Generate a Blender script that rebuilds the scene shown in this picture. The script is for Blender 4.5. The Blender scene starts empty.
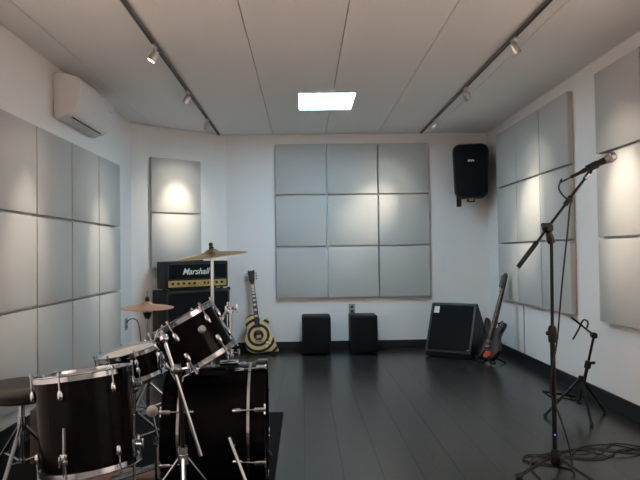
import bpy, bmesh, math, random
from mathutils import Vector, Matrix
random.seed(7)
V = Vector
PI = math.pi
scene = bpy.context.scene
COL = scene.collection

# ------------------------------------------------------------------ camera
cam_d = bpy.data.cameras.new('camera')
cam = bpy.data.objects.new('camera', cam_d); COL.objects.link(cam)
cam_d.sensor_width = 36.0
cam_d.lens = 604.42 / 640.0 * 36.0
cam_d.clip_start = 0.02
cam.matrix_world = (Matrix.Translation((0, 0, 1.12)) @ Matrix.Rotation(-0.0267, 4, 'Z')
                    @ Matrix.Rotation(PI / 2 + 0.0223, 4, 'X') @ Matrix.Rotation(-0.0139, 4, 'Z'))
scene.camera = cam
# ------------------------------------------------------------------ world, light levels, exposure
w = bpy.data.worlds.new('world'); scene.world = w; w.use_nodes = True
w.node_tree.nodes['Background'].inputs[0].default_value = (0.5, 0.55, 0.6, 1)
w.node_tree.nodes['Background'].inputs[1].default_value = 0.02
scene.view_settings.view_transform = 'Standard'
scene.view_settings.look = 'None'
scene.view_settings.gamma = 1.0
scene.view_settings.use_curve_mapping = False
scene.view_settings.exposure = 0.0
PANEL_STRENGTH = 43.0          # cool LED panel in view
PANEL_COLOR = (0.51, 0.81, 1.0)
ADDED_WATTS = 380.0             # added, unseen track heads that brighten and warm the walls
ADDED_COLOR = (1.0, 0.74, 0.60)
FLOOD_WATTS = 14.0            # wide spill of a track head
SPOT_WATTS = 64.0              # track heads
SPOT_COLOR = (1.0, 0.86, 0.70)

# ------------------------------------------------------------------ room measures (metres; camera stands at x=0, y=0)
XL, XR, YB, YF, H = -1.794, 2.165, 7.039, -1.6, 2.513
AX0, AY0 = -1.794, 6.332        # the angled corner wall
AX1, AY1 = -0.894, 7.039
AD = V((AX1 - AX0, AY1 - AY0, 0)).normalized()
AN = V((AD.y, -AD.x, 0))
AANG = math.atan2(AD.y, AD.x)

# ------------------------------------------------------------------ materials
def mat(name, col, rough=0.5, metal=0.0, noise=None, bump=None, coat=0.0, spec=0.5, emit=None):
    m = bpy.data.materials.new(name); m.use_nodes = True
    nt = m.node_tree; b = nt.nodes['Principled BSDF']
    b.inputs['Base Color'].default_value = (*col, 1)
    b.inputs['Roughness'].default_value = rough
    b.inputs['Metallic'].default_value = metal
    b.inputs['Specular IOR Level'].default_value = spec
    if coat:
        b.inputs['Coat Weight'].default_value = coat; b.inputs['Coat Roughness'].default_value = 0.08
    if emit:
        b.inputs['Emission Color'].default_value = (*emit[0], 1); b.inputs['Emission Strength'].default_value = emit[1]
    tc = nt.nodes.new('ShaderNodeTexCoord')
    if noise:                                   # (scale, amount): slight colour mottling
        n = nt.nodes.new('ShaderNodeTexNoise'); n.inputs['Scale'].default_value = noise[0]; n.inputs['Detail'].default_value = 5
        nt.links.new(tc.outputs['Object'], n.inputs['Vector'])
        mx = nt.nodes.new('ShaderNodeMix'); mx.data_type = 'RGBA'
        a = noise[1]
        mx.inputs['A'].default_value = (*[max(0, c * (1 - a)) for c in col], 1)
        mx.inputs['B'].default_value = (*[min(1, c * (1 + a)) for c in col], 1)
        nt.links.new(n.outputs['Fac'], mx.inputs['Factor'])
        nt.links.new(mx.outputs['Result'], b.inputs['Base Color'])
    if bump:                                    # (scale, strength, distance)
        n = nt.nodes.new('ShaderNodeTexNoise'); n.inputs['Scale'].default_value = bump[0]; n.inputs['Detail'].default_value = 3
        nt.links.new(tc.outputs['Object'], n.inputs['Vector'])
        bp = nt.nodes.new('ShaderNodeBump'); bp.inputs['Strength'].default_value = bump[1]; bp.inputs['Distance'].default_value = bump[2]
        nt.links.new(n.outputs['Fac'], bp.inputs['Height']); nt.links.new(bp.outputs['Normal'], b.inputs['Normal'])
    return m

M = {}
M['wall'] = mat('wall_paint', (0.83, 0.82, 0.81), 0.7, noise=(3, 0.02), bump=(120, 0.12, 0.002))
M['ceiling'] = mat('ceiling_board', (0.87, 0.855, 0.84), 0.85, noise=(260, 0.10), bump=(300, 0.2, 0.002))
M['joint'] = mat('ceiling_joint', (0.30, 0.28, 0.27), 0.9, noise=(40, 0.1))
M['fabric'] = mat('acoustic_fabric', (0.462, 0.468, 0.455), 0.95, noise=(420, 0.10), bump=(700, 0.35, 0.002), spec=0.15)
M['base'] = mat('baseboard_black', (0.008, 0.008, 0.010), 0.55, noise=(20, 0.2))
M['subfloor'] = mat('subfloor', (0.012, 0.012, 0.013), 0.8, noise=(20, 0.2))
M['track'] = mat('track_metal', (0.16, 0.14, 0.13), 0.45, 0.6, noise=(60, 0.1))
M['silver'] = mat('brushed_silver', (0.62, 0.60, 0.57), 0.32, 1.0, noise=(200, 0.06))
M['lens'] = mat('lamp_lens', (1, 0.95, 0.85), 0.3, emit=((1.0, 0.90, 0.74), 14.0), noise=(30, 0.02))
M['lampface'] = mat('led_diffuser', (1, 1, 1), 0.5, emit=(PANEL_COLOR, PANEL_STRENGTH), noise=(30, 0.01))
M['whiteplastic'] = mat('white_plastic', (0.72, 0.71, 0.70), 0.42, noise=(8, 0.02))
M['plate'] = mat('grey_plate', (0.30, 0.31, 0.32), 0.45, noise=(30, 0.05))
M['slot'] = mat('dark_slot', (0.03, 0.03, 0.03), 0.7, noise=(20, 0.2))
M['lacquer'] = mat('black_lacquer', (0.003, 0.003, 0.0035), 0.14, noise=(5, 0.25), spec=0.05)
M['chrome'] = mat('chrome', (0.47, 0.52, 0.58), 0.13, 1.0, noise=(40, 0.05))
M['dullchrome'] = mat('worn_chrome', (0.28, 0.31, 0.34), 0.25, 1.0, noise=(40, 0.15))
M['headwhite'] = mat('coated_drumhead', (0.72, 0.71, 0.68), 0.6, noise=(14, 0.06), bump=(300, 0.2, 0.001))
M['headblack'] = mat('black_drumhead', (0.012, 0.012, 0.013), 0.28, noise=(10, 0.2))
M['headclear'] = mat('smoky_drumhead', (0.20, 0.20, 0.20), 0.22, noise=(10, 0.1))
M['brass'] = mat('cymbal_brass', (0.62, 0.50, 0.24), 0.28, 1.0, noise=(30, 0.15))
M['bronze'] = mat('cymbal_bronze', (0.62, 0.38, 0.27), 0.5, 0.7, noise=(30, 0.18))
M['black'] = mat('black_plastic', (0.006, 0.006, 0.007), 0.45, noise=(30, 0.2), spec=0.3)
M['rubber'] = mat('black_rubber', (0.010, 0.010, 0.010), 0.75, noise=(40, 0.2))
M['blackmetal'] = mat('black_steel', (0.005, 0.005, 0.006), 0.4, 0.0, noise=(40, 0.2), spec=0.22)
M['vinyl'] = mat('black_vinyl', (0.008, 0.008, 0.008), 0.6, noise=(60, 0.2), bump=(220, 0.4, 0.002))
M['tolex'] = mat('black_tolex', (0.007, 0.0075, 0.008), 0.5, noise=(90, 0.25), bump=(350, 0.5, 0.002), spec=0.3)
M['grille'] = mat('grille_cloth', (0.0055, 0.006, 0.007), 0.8, noise=(300, 0.4), bump=(500, 0.4, 0.002), spec=0.2)
M['trimgrey'] = mat('amp_piping', (0.022, 0.024, 0.025), 0.5, noise=(60, 0.1))
M['gold'] = mat('gold_panel', (0.50, 0.37, 0.13), 0.42, 0.35, noise=(50, 0.1))
M['script'] = mat('white_lettering', (0.85, 0.86, 0.86), 0.4, noise=(20, 0.02))
M['rug'] = mat('black_rug', (0.007, 0.007, 0.008), 0.95, noise=(160, 0.4), bump=(300, 0.6, 0.003), spec=0.1)
M['ply'] = mat('brown_board', (0.20, 0.10, 0.055), 0.5, noise=(30, 0.3))
M['card'] = mat('brown_box', (0.075, 0.06, 0.052), 0.8, noise=(20, 0.12))
M['ebony'] = mat('fretboard', (0.018, 0.012, 0.010), 0.6, noise=(60, 0.3))
M['ivory'] = mat('ivory_inlay', (0.75, 0.70, 0.58), 0.4, noise=(30, 0.03))
M['darkbody'] = mat('dark_guitar_body', (0.020, 0.010, 0.008), 0.2, coat=0.5, noise=(8, 0.3))
M['redpatch'] = mat('red_plate', (0.55, 0.045, 0.02), 0.25, coat=0.6, noise=(20, 0.15))
M['paper'] = mat('white_paper', (0.75, 0.76, 0.76), 0.6, noise=(20, 0.03))
M['felt'] = mat('black_felt', (0.012, 0.011, 0.011), 0.95, noise=(90, 0.3))
M['led'] = mat('blue_led', (0.1, 0.1, 0.6), 0.3, emit=((0.25, 0.25, 1.0), 1.0), noise=(10, 0.05))  # painted blue glint: faint glow in place of a reflection
M['mesh'] = mat('mic_mesh', (0.26, 0.26, 0.27), 0.4, 0.9, noise=(300, 0.3), bump=(500, 0.6, 0.002))

def floor_material():
    m = bpy.data.materials.new('dark_laminate'); m.use_nodes = True; nt = m.node_tree; b = nt.nodes['Principled BSDF']
    tc = nt.nodes.new('ShaderNodeTexCoord'); mp = nt.nodes.new('ShaderNodeMapping'); mp.inputs['Scale'].default_value = (34, 1.6, 1)
    oi = nt.nodes.new('ShaderNodeObjectInfo'); n = nt.nodes.new('ShaderNodeTexNoise'); n.inputs['Scale'].default_value = 1.0; n.inputs['Detail'].default_value = 6
    n.noise_dimensions = '4D'
    nt.links.new(tc.outputs['Object'], mp.inputs['Vector']); nt.links.new(mp.outputs['Vector'], n.inputs['Vector'])
    mu = nt.nodes.new('ShaderNodeMath'); mu.operation = 'MULTIPLY'; mu.inputs[1].default_value = 40
    nt.links.new(oi.outputs['Random'], mu.inputs[0]); nt.links.new(mu.outputs[0], n.inputs['W'])
    r = nt.nodes.new('ShaderNodeValToRGB'); r.color_ramp.elements[0].position = 0.3; r.color_ramp.elements[1].position = 0.75
    r.color_ramp.elements[0].color = (0.007, 0.007, 0.007, 1); r.color_ramp.elements[1].color = (0.050, 0.045, 0.040, 1)
    nt.links.new(n.outputs['Fac'], r.inputs['Fac'])
    hv = nt.nodes.new('ShaderNodeHueSaturation')
    m2 = nt.nodes.new('ShaderNodeMapRange'); m2.inputs['To Min'].default_value = 0.92; m2.inputs['To Max'].default_value = 1.08
    nt.links.new(oi.outputs['Random'], m2.inputs['Value']); nt.links.new(m2.outputs['Result'], hv.inputs['Value'])
    nt.links.new(r.outputs['Color'], hv.inputs['Color']); nt.links.new(hv.outputs['Color'], b.inputs['Base Color'])
    b.inputs['Roughness'].default_value = 0.27
    b.inputs['Specular IOR Level'].default_value = 0.5
    bp = nt.nodes.new('ShaderNodeBump'); bp.inputs['Strength'].default_value = 0.25; bp.inputs['Distance'].default_value = 0.003
    nt.links.new(n.outputs['Fac'], bp.inputs['Height']); nt.links.new(bp.outputs['Normal'], b.inputs['Normal'])
    return m
M['floor'] = floor_material()

def bullseye_material():                       # cream and black rings printed on the guitar top
    m = bpy.data.materials.new('bullseye_top'); m.use_nodes = True; nt = m.node_tree; b = nt.nodes['Principled BSDF']
    tc = nt.nodes.new('ShaderNodeTexCoord')
    sp = nt.nodes.new('ShaderNodeVectorMath'); sp.operation = 'SUBTRACT'; sp.inputs[1].default_value = (0.0, 0.0, 0.195)
    fl = nt.nodes.new('ShaderNodeVectorMath'); fl.operation = 'MULTIPLY'; fl.inputs[1].default_value = (1, 0, 1)
    ln = nt.nodes.new('ShaderNodeVectorMath'); ln.operation = 'LENGTH'
    nt.links.new(tc.outputs['Object'], sp.inputs[0]); nt.links.new(sp.outputs[0], fl.inputs[0]); nt.links.new(fl.outputs[0], ln.inputs[0])
    md = nt.nodes.new('ShaderNodeMath'); md.operation = 'MODULO'; md.inputs[1].default_value = 0.068
    ad = nt.nodes.new('ShaderNodeMath'); ad.operation = 'ADD'; ad.inputs[1].default_value = 0.041
    nt.links.new(ln.outputs['Value'], ad.inputs[0]); nt.links.new(ad.outputs[0], md.inputs[0])
    gt = nt.nodes.new('ShaderNodeMath'); gt.operation = 'GREATER_THAN'; gt.inputs[1].default_value = 0.031
    nt.links.new(md.outputs[0], gt.inputs[0])
    mx = nt.nodes.new('ShaderNodeMix'); mx.data_type = 'RGBA'
    mx.inputs['A'].default_value = (0.012, 0.010, 0.008, 1); mx.inputs['B'].default_value = (0.66, 0.52, 0.26, 1)
    nt.links.new(gt.outputs[0], mx.inputs['Factor']); nt.links.new(mx.outputs['Result'], b.inputs['Base Color'])
    b.inputs['Roughness'].default_value = 0.3
    return m
M['bullseye'] = bullseye_material()

# ------------------------------------------------------------------ helpers
def frame(a):
    a = V(a).normalized()
    u = a.cross(V((0, 0, 1)))
    if u.length < 1e-4: u = V((1, 0, 0))
    u.normalize(); return a, u, a.cross(u).normalized()

class MB:
    """collects shapes in world coordinates; build() links them as ONE mesh object"""
    def __init__(s): s.v = []; s.f = []
    def add(s, vs, fs):
        o = len(s.v); s.v += [V(x) for x in vs]; s.f += [tuple(i + o for i in f) for f in fs]; return s
    def box(s, c, size, R=None, bev=0.0):
        x, y, z = [k / 2 for k in size]; c = V(c)
        if bev <= 0:
            vs = [V((a * x, b * y, d * z)) for a in (-1, 1) for b in (-1, 1) for d in (-1, 1)]
            fs = [(0, 1, 3, 2), (4, 6, 7, 5), (0, 4, 5, 1), (2, 3, 7, 6), (0, 2, 6, 4), (1, 5, 7, 3)]
        else:
            bm = bmesh.new(); bmesh.ops.create_cube(bm, size=1)
            for v in bm.verts: v.co = V((v.co.x * 2 * x, v.co.y * 2 * y, v.co.z * 2 * z))
            bmesh.ops.bevel(bm, geom=bm.edges[:], offset=bev, segments=2, profile=0.5, affect='EDGES')
            bm.verts.index_update(); vs = [v.co.copy() for v in bm.verts]; fs = [[v.index for v in f.verts] for f in bm.faces]; bm.free()
        if R is not None: vs = [R @ v for v in vs]
        return s.add([v + c for v in vs], fs)
    def lathe(s, O, A, prof, n=32, closed=False):
        """profile of (radius, height along A) about O"""
        a, u, v = frame(A); O = V(O); vs = []; fs = []
        rings = []
        for r, t in prof:
            if r < 1e-6: rings.append([len(vs)]); vs.append(O + a * t)
            else:
                rings.append(list(range(len(vs), len(vs) + n)))
                for i in range(n):
                    th = 2 * PI * i / n; vs.append(O + a * t + (u * math.cos(th) + v * math.sin(th)) * r)
        pairs = list(zip(rings, rings[1:])) + ([(rings[-1], rings[0])] if closed else [])
        for p, q in pairs:
            for i in range(n):
                j = (i + 1) % n
                if len(p) == 1 and len(q) == 1: continue
                if len(p) == 1: fs.append((p[0], q[j], q[i]))
                elif len(q) == 1: fs.append((p[i], p[j], q[0]))
                else: fs.append((p[i], p[j], q[j], q[i]))
        return s.add(vs, fs)
    def rod(s, p, q, r, r2=None, n=12):
        p, q = V(p), V(q); L = (q - p).length; r2 = r if r2 is None else r2
        return s.lathe(p, q - p, [(0, 0), (r, 0), (r2, L), (0, L)], n)
    def ball(s, c, r, n=12, squash=1.0, A=(0, 0, 1)):
        k = 8; return s.lathe(c, A, [(r * math.sin(PI * i / k), -r * squash * math.cos(PI * i / k)) for i in range(k + 1)], n)
    def tube(s, pts, r, n=8, smooth=6):
        pts = [V(p) for p in pts]
        if smooth > 1 and len(pts) > 2:
            P = [pts[0]] + pts + [pts[-1]]; out = []
            for i in range(1, len(P) - 2):
                for k in range(smooth):
                    t = k / smooth; a, b, c, d = P[i - 1], P[i], P[i + 1], P[i + 2]
                    out.append(0.5 * ((2 * b) + (c - a) * t + (2 * a - 5 * b + 4 * c - d) * t * t + (3 * b - a - 3 * c + d) * t ** 3))
            out.append(pts[-1]); pts = out
        vs = []; fs = []; t0 = (pts[1] - pts[0]).normalized(); _, u, v = frame(t0)
        for i, p in enumerate(pts):
            t = (pts[min(i + 1, len(pts) - 1)] - pts[max(i - 1, 0)])
            if t.length < 1e-9: t = t0
            t = t.normalized(); u = (u - t * u.dot(t)).normalized(); v = t.cross(u)
            for k in range(n):
                th = 2 * PI * k / n; vs.append(p + (u * math.cos(th) + v * math.sin(th)) * r)
            if i:
                for k in range(n):
                    j = (k + 1) % n; a = (i - 1) * n; b = i * n; fs.append((a + k, a + j, b + j, b + k))
        fs.append(tuple(range(n))[::-1]); fs.append(tuple(range((len(pts) - 1) * n, len(pts) * n)))
        return s.add(vs, fs)
    def prism(s, outline, T, th, bev=0.0):
        """outline (x,z) extruded by th along local +y, placed by matrix T"""
        bm = bmesh.new(); vs = [bm.verts.new((x, 0, z)) for x, z in outline]; f = bm.faces.new(vs)
        r = bmesh.ops.extrude_face_region(bm, geom=[f])
        bmesh.ops.translate(bm, vec=(0, th, 0), verts=[e for e in r['geom'] if isinstance(e, bmesh.types.BMVert)])
        bmesh.ops.recalc_face_normals(bm, faces=bm.faces[:])
        if bev > 0:
            es = [e for e in bm.edges if abs(e.verts[0].co.y - e.verts[1].co.y) < 1e-6]
            bmesh.ops.bevel(bm, geom=es, offset=bev, segments=2, profile=0.5, affect='EDGES')
        bm.verts.index_update(); s.add([T @ v.co for v in bm.verts], [[v.index for v in f.verts] for f in bm.faces]); bm.free(); return s
    def build(s, name, m, parent=None, origin=None, smooth=True):
        o0 = V(origin) if origin is not None else (root_of(parent) if parent else V((0, 0, 0)))
        me = bpy.data.meshes.new(name); me.from_pydata([tuple(v - o0) for v in s.v], [], s.f)
        bm = bmesh.new(); bm.from_mesh(me); bmesh.ops.recalc_face_normals(bm, faces=bm.faces[:]); bm.to_mesh(me); bm.free()
        me.materials.append(M[m] if isinstance(m, str) else m)
        if smooth:
            me.polygons.foreach_set('use_smooth', [True] * len(me.polygons)); me.set_sharp_from_angle(angle=math.radians(38))
        ob = bpy.data.objects.new(name, me); COL.objects.link(ob)
        if parent: ob.parent = parent
        else: ob.location = o0
        return ob

def root_of(o):
    while o.parent: o = o.parent
    return V(o.location)
def tag(o, label, cat, group=None):
    o['label'] = label; o['category'] = cat
    if group: o['group'] = group
    return o
def thing(name, label, cat, loc, group=None):
    o = bpy.data.objects.new(name, None); COL.objects.link(o); o.location = loc; o.empty_display_size = 0.05
    return tag(o, label, cat, group)
def structure(o, label=None, cat=None):
    o['kind'] = 'structure'
    if label: o['label'] = label
    if cat: o['category'] = cat
    return o
def link_copy(src, name, parent, loc):
    c = src.copy(); c.name = name; COL.objects.link(c); c.parent = parent; c.location = loc; return c
def catmull(pts, k=5):
    n = len(pts); out = []
    for i in range(n):
        a, b, c, d = [V((*pts[(i + j) % n], 0)) for j in (-1, 0, 1, 2)]
        for q in range(k):
            t = q / k; p = 0.5 * ((2 * b) + (c - a) * t + (2 * a - 5 * b + 4 * c - d) * t * t + (3 * b - a - 3 * c + d) * t ** 3); out.append((p.x, p.y))
    return out
def rounded_rect(w, h, r, k=4):
    out = []
    for cx, cz, a0 in ((w / 2 - r, h / 2 - r, 0), (-w / 2 + r, h / 2 - r, 90), (-w / 2 + r, -h / 2 + r, 180), (w / 2 - r, -h / 2 + r, 270)):
        for i in range(k + 1):
            a = math.radians(a0 + 90 * i / k); out.append((cx + r * math.cos(a), cz + r * math.sin(a)))
    return out
def text_part(body, size, m, parent, T, shear=0.0, ext=0.002, name='lettering'):
    cu = bpy.data.curves.new(name, 'FONT'); cu.body = body; cu.size = size; cu.shear = shear; cu.extrude = ext; cu.align_x = 'CENTER'; cu.align_y = 'CENTER'; cu.offset = 0.0012
    t = bpy.data.objects.new(name, cu); COL.objects.link(t)
    dg = bpy.context.evaluated_depsgraph_get(); me = bpy.data.meshes.new_from_object(t.evaluated_get(dg)); bpy.data.objects.remove(t)
    o0 = root_of(parent)
    for v in me.vertices: v.co = (T @ v.co) - o0
    me.materials.clear(); me.materials.append(M[m])
    ob = bpy.data.objects.new(name, me); COL.objects.link(ob); ob.parent = parent; return ob

# ------------------------------------------------------------------ the room
ob = MB().box(((XL + XR) / 2, (YF + YB) / 2, -0.062), (XR - XL + 0.2, YB - YF + 0.2, 0.1)).build('floor', 'subfloor', smooth=False)
floor = structure(ob, 'dark charcoal laminate floor with long planks', 'floor')
PW, PL, PT = 0.198, 1.30, 0.012
src = None; col_i = 0; x = XL
while x < XR - 0.005:
    y = YF - ((col_i * 0.43) % PL)
    while y < YB:
        y0, y1, x1 = max(y, YF), min(y + PL, YB), min(x + PW, XR)
        if y1 - y0 > 0.05:
            full = abs((y1 - y0) - PL) < 1e-6 and abs(x1 - x - PW) < 1e-6
            cx, cy = (x + x1) / 2, (y0 + y1) / 2
            if full and src is not None:
                link_copy(src, 'floor_plank', floor, (cx, cy, 0))
            else:
                p = MB().box((0, 0, -PT / 2), (x1 - x - 0.0012, y1 - y0 - 0.0012, PT)).build('floor_plank', 'floor', None, (0, 0, 0), smooth=False)
                p.parent = floor; p.location = (cx, cy, 0)
                if full: src = p
        y += PL
    x += PW; col_i += 1

ob = MB().box(((XL + XR) / 2, (YF + YB) / 2, H + 0.065), (XR - XL + 0.2, YB - YF + 0.2, 0.1)).build('ceiling', 'joint', smooth=False)
ceiling = structure(ob, 'off-white suspended ceiling of long boards', 'ceiling')
seams = [XL, -1.575, -0.960, -0.345, 0.270, 0.880, 1.492, XR]
for a, b in zip(seams, seams[1:]):
    for y0, y1 in ((YF, 0.8), (0.8, YB)):
        p = MB().box((0, 0, 0.0075), (b - a - 0.006, y1 - y0 - 0.006, 0.015), bev=0.0015).build('ceiling_board', 'ceiling', None, (0, 0, 0), smooth=False)
        p.parent = ceiling; p.location = ((a + b) / 2, (y0 + y1) / 2, H)

def wall(name, p, q, label):
    """plain plastered wall from p to q, 0.1 thick on its outer side (right of p->q is the room)"""
    p, q = V((*p, 0)), V((*q, 0)); d = (q - p).normalized(); n = V((-d.y, d.x, 0))      # outward
    R = Matrix.Rotation(math.atan2(d.y, d.x), 3, 'Z')
    c = (p + q) / 2 + n * 0.05 + V((0, 0, H / 2))
    return structure(MB().box(c, ((q - p).length, 0.1, H + 0.03), R).build(name, 'wall', smooth=False), label, 'wall')
def skirting(name, p, q, label):
    p, q = V((*p, 0)), V((*q, 0)); d = (q - p).normalized(); n = V((d.y, -d.x, 0)); R = Matrix.Rotation(math.atan2(d.y, d.x), 3, 'Z')
    return structure(MB().box((p + q) / 2 + n * 0.007 + V((0, 0, 0.052)), ((q - p).length, 0.014, 0.104), R, 0.003).build(name, 'base', smooth=False), label, 'baseboard')
for f, stem, lab in ((wall, 'wall_', '%s white plastered wall'), (skirting, 'baseboard_', '%s black baseboard')):
    f(stem + 'left', (XL, YF), (AX0, AY0), lab % 'left')
    f(stem + 'corner', (AX0, AY0), (AX1, AY1), lab % 'angled corner')
    f(stem + 'back', (AX1, AY1), (XR, YB), lab % 'back')
    f(stem + 'right', (XR, YB), (XR, YF), lab % 'right')
    f(stem + 'front', (XR, YF), (XL, YF), lab % 'front')

structure(MB().box((XR - .003, 5.93, .345), (.006, .014, .48), None, .001).build('trim_1', 'plate', smooth=False), 'thin grey strip running down the right wall under the far panels', 'trim')

# ------------------------------------------------------------------ acoustic panels
U, PTH = 0.6, 0.05
pan_src = MB().prism([(x, z) for x, z in rounded_rect(0.583, 0.583, 0.005, 2)], Matrix.Identity(4), PTH - 0.002, 0.006).build('acoustic_panel', 'fabric', None, (0, 0, 0))
first = [True]
def panel(c, rotz, label, group):
    """c: centre of the panel's front face; local +y goes into the wall"""
    o = pan_src if first[0] else pan_src.copy()
    if not first[0]: COL.objects.link(o)
    first[0] = False
    o.location = c; o.rotation_euler = (0, 0, rotz); tag(o, label, 'acoustic panel', group)
ROW = ['top', 'middle', 'bottom']
for r in range(3):
    for c in range(3):
        panel((-0.33 + U * (c + .5), YB - PTH, 2.4015 - U * (r + .5)), 0, 'grey acoustic panel on the back wall, %s row, %s column' % (ROW[r], ['left', 'centre', 'right'][c]), 'acoustic panels on the back wall')
    for c in range(4):
        panel((XL + PTH, 5.8055 - U * (c + .5), 1.9943 - U * (r + .5)), PI / 2, 'grey acoustic panel on left wall, %s row, %s column from the far corner' % (ROW[r], ['first', 'second', 'third', 'fourth'][c]), 'acoustic panels on the left wall')
    for c in range(3):
        panel((XR - PTH, 4.7437 + U * (c + .5), 2.3986 - U * (r + .5)), -PI / 2, 'grey acoustic panel in far block on right wall, %s row, %s column' % (ROW[r], ['nearest', 'middle', 'farthest'][c]), 'acoustic panels in the far block on the right wall')
    for c in range(2):
        panel((XR - PTH, 4.3031 - U * (c + .5), 2.40 - U * (r + .5)), -PI / 2, 'grey acoustic panel in near block on right wall, %s row, %s column' % (ROW[r], ['farther', 'nearer'][c]), 'acoustic panels in the near block on the right wall')
pc = (V((-1.614, 6.41, 0)) + V((-1.131, 6.79, 0))) / 2
for r in range(2):
    panel((pc.x, pc.y, 2.1755 - U * (r + .5)), AANG, 'grey acoustic panel on angled corner wall behind the amplifier, %s one' % ['upper', 'lower'][r], 'acoustic panels on the angled wall')

# ------------------------------------------------------------------ ceiling LED panel
def ceiling_panel(x, y, wx, wy, face, label):
    lp = thing('ceiling_light', label, 'light', (x, y, H - 0.02))
    m = MB()
    for dx, dy, sx, sy in ((-wx / 2, 0, .016, wy + .016), (wx / 2, 0, .016, wy + .016), (0, -wy / 2, wx - .016, .016), (0, wy / 2, wx - .016, .016)):
        m.box((x + dx, y + dy, H - 0.010), (sx, sy, 0.018))
    m.build('frame', 'whiteplastic', lp)
    MB().box((x, y, H - 0.007), (wx - .016, wy - .016, 0.008)).build('diffuser', face, lp, smooth=False)
ceiling_panel(0.218, 5.455, .504, .604, 'lampface', 'bright square LED panel light in the middle of the ceiling')

# ------------------------------------------------------------------ track lights
def track(x, label, heads, side):
    y0, y1 = 0.6, 6.93
    t = thing('light_track', label, 'light track', (x, (y0 + y1) / 2, H - 0.03), 'ceiling light tracks')
    MB().box((x, (y0 + y1) / 2, H - 0.0105), (0.024, y1 - y0, 0.020), bev=0.003).build('rail', 'track', t)
    MB().box((x, (y0 + y1) / 2, H - 0.0215), (0.008, y1 - y0 - .02, 0.003)).build('slot', 'slot', t, smooth=False)
    for yy in (y0, y1): MB().box((x, yy, H - 0.0115), (0.027, 0.012, 0.022), bev=0.003).build('end_cap', 'track', t)
    for y, tgt, lab, pw in heads:
        h = thing('track_spotlight', 'silver track spotlight %s on the %s track' % (lab, side), 'spotlight', (x, y, H - 0.026), 'track spotlights')
        MB().box((x, y, H - 0.031), (0.026, 0.075, 0.018), bev=0.004).build('adapter', 'silver', h)
        MB().rod((x, y, H - 0.040), (x, y, H - 0.056), 0.008).build('stem', 'silver', h)
        c = V((x, y, H - 0.090)); a = (V(tgt) - c).normalized()
        side_v = a.cross(V((0, 0, 1))).normalized()
        MB().tube([c + side_v * 0.031, c + side_v * 0.032 + V((0, 0, .02)), V((x, y, H - 0.055)), c - side_v * 0.032 + V((0, 0, .02)), c - side_v * 0.031], 0.004, 6, 4).build('yoke', 'silver', h)
        MB().lathe(c - a * 0.035, a, [(0, 0), (.015, 0), (.021, .010), (.024, .024), (.028, .045), (.029, .072), (.0265, .074), (.026, .066), (0, .066)], 20).build('lamp_head', 'silver', h)
        MB().lathe(c, a, [(0, .0315), (.0255, .0315), (.0255, .034), (0, .035)], 20).build('lens', 'lens', h)
        for nm, watts, ang in ((('spot_beam', SPOT_WATTS, 33), ('flood_beam', FLOOD_WATTS, 70)) if y > 3 else (('flood_beam', ADDED_WATTS, 80),)):  # near heads are unseen additions, one strong warm flood each to lift the room
            ld = bpy.data.lights.new(nm, 'SPOT'); ld.energy = watts * pw; ld.color = SPOT_COLOR if y > 3 else ADDED_COLOR; ld.spot_size = math.radians(ang); ld.spot_blend = 1.0; ld.shadow_soft_size = 0.03
            lo = bpy.data.objects.new(nm, ld); COL.objects.link(lo); lo.parent = h
            lo.location = (c + a * 0.05) - h.location; lo.rotation_mode = 'QUATERNION'; lo.rotation_quaternion = a.to_track_quat('-Z', 'Y')
track(-0.960, 'left dark ceiling light track with silver spotlights', [
    (6.10, (-1.40, 6.62, 1.58), 'nearest the back wall', 1.5), (5.06, (-1.75, 5.28, 1.10), 'second from the back wall', 1.2),
    (3.94, (-1.75, 3.85, 1.14), 'with its lit lens showing', 1.0), (2.75, (-1.75, 2.2, 1.1), 'third from the rear end', 1.0), (1.65, (-1.75, 1.3, 1.6), 'second from the rear end', 1.0), (.75, (-1.75, 0.4, 1.6), 'at the rear end', 1.0)], 'left')
track(1.375, 'right dark ceiling light track with silver spotlights', [
    (6.19, (0.78, 7.00, 1.60), 'nearest the back wall', 1.15), (5.00, (2.12, 5.60, 1.45), 'second from the back wall', 1.7),
    (3.84, (2.12, 3.92, 1.40), 'third from the back wall', 1.7), (2.70, (2.12, 2.2, 1.1), 'third from the rear end', 1.0), (1.65, (2.12, 1.3, 1.6), 'second from the rear end', 1.0), (.75, (2.12, 0.4, 1.6), 'at the rear end', 1.0)], 'right')

# ------------------------------------------------------------------ air conditioner
ac = thing('air_conditioner', 'white wall-mounted split air conditioner above the left wall panels', 'air conditioner', (XL, 4.76, 2.14))
prof = catmull([(0.0, 0.0), (0.085, -0.004), (0.125, 0.008), (0.160, 0.045), (0.188, 0.11), (0.200, 0.19), (0.192, 0.255), (0.150, 0.283), (0.0, 0.287)], 4)
prof = [(max(0.0, a), b) for a, b in prof]
T = Matrix.Translation((XL + 0.002, 4.375, 2.145))
MB().prism(prof, T, 0.775, 0.008).build('body', 'whiteplastic', ac)
MB().prism([(0.172, 0.072), (0.1905, 0.115), (0.2025, 0.19), (0.196, 0.248), (0.190, 0.248), (0.195, 0.19), (0.184, 0.115), (0.166, 0.072)], Matrix.Translation((XL + .002, 4.386, 2.145)), 0.753, 0.002).build('front_panel', 'whiteplastic', ac)
R = Matrix.Rotation(math.radians(32), 3, 'Y')
MB().box((XL + 0.107, 4.76, 2.145 + 0.0035), (0.016, 0.62, 0.014), Matrix.Rotation(math.radians(12), 3, 'Y')).build('air_slot', 'slot', ac, smooth=False)
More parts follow.
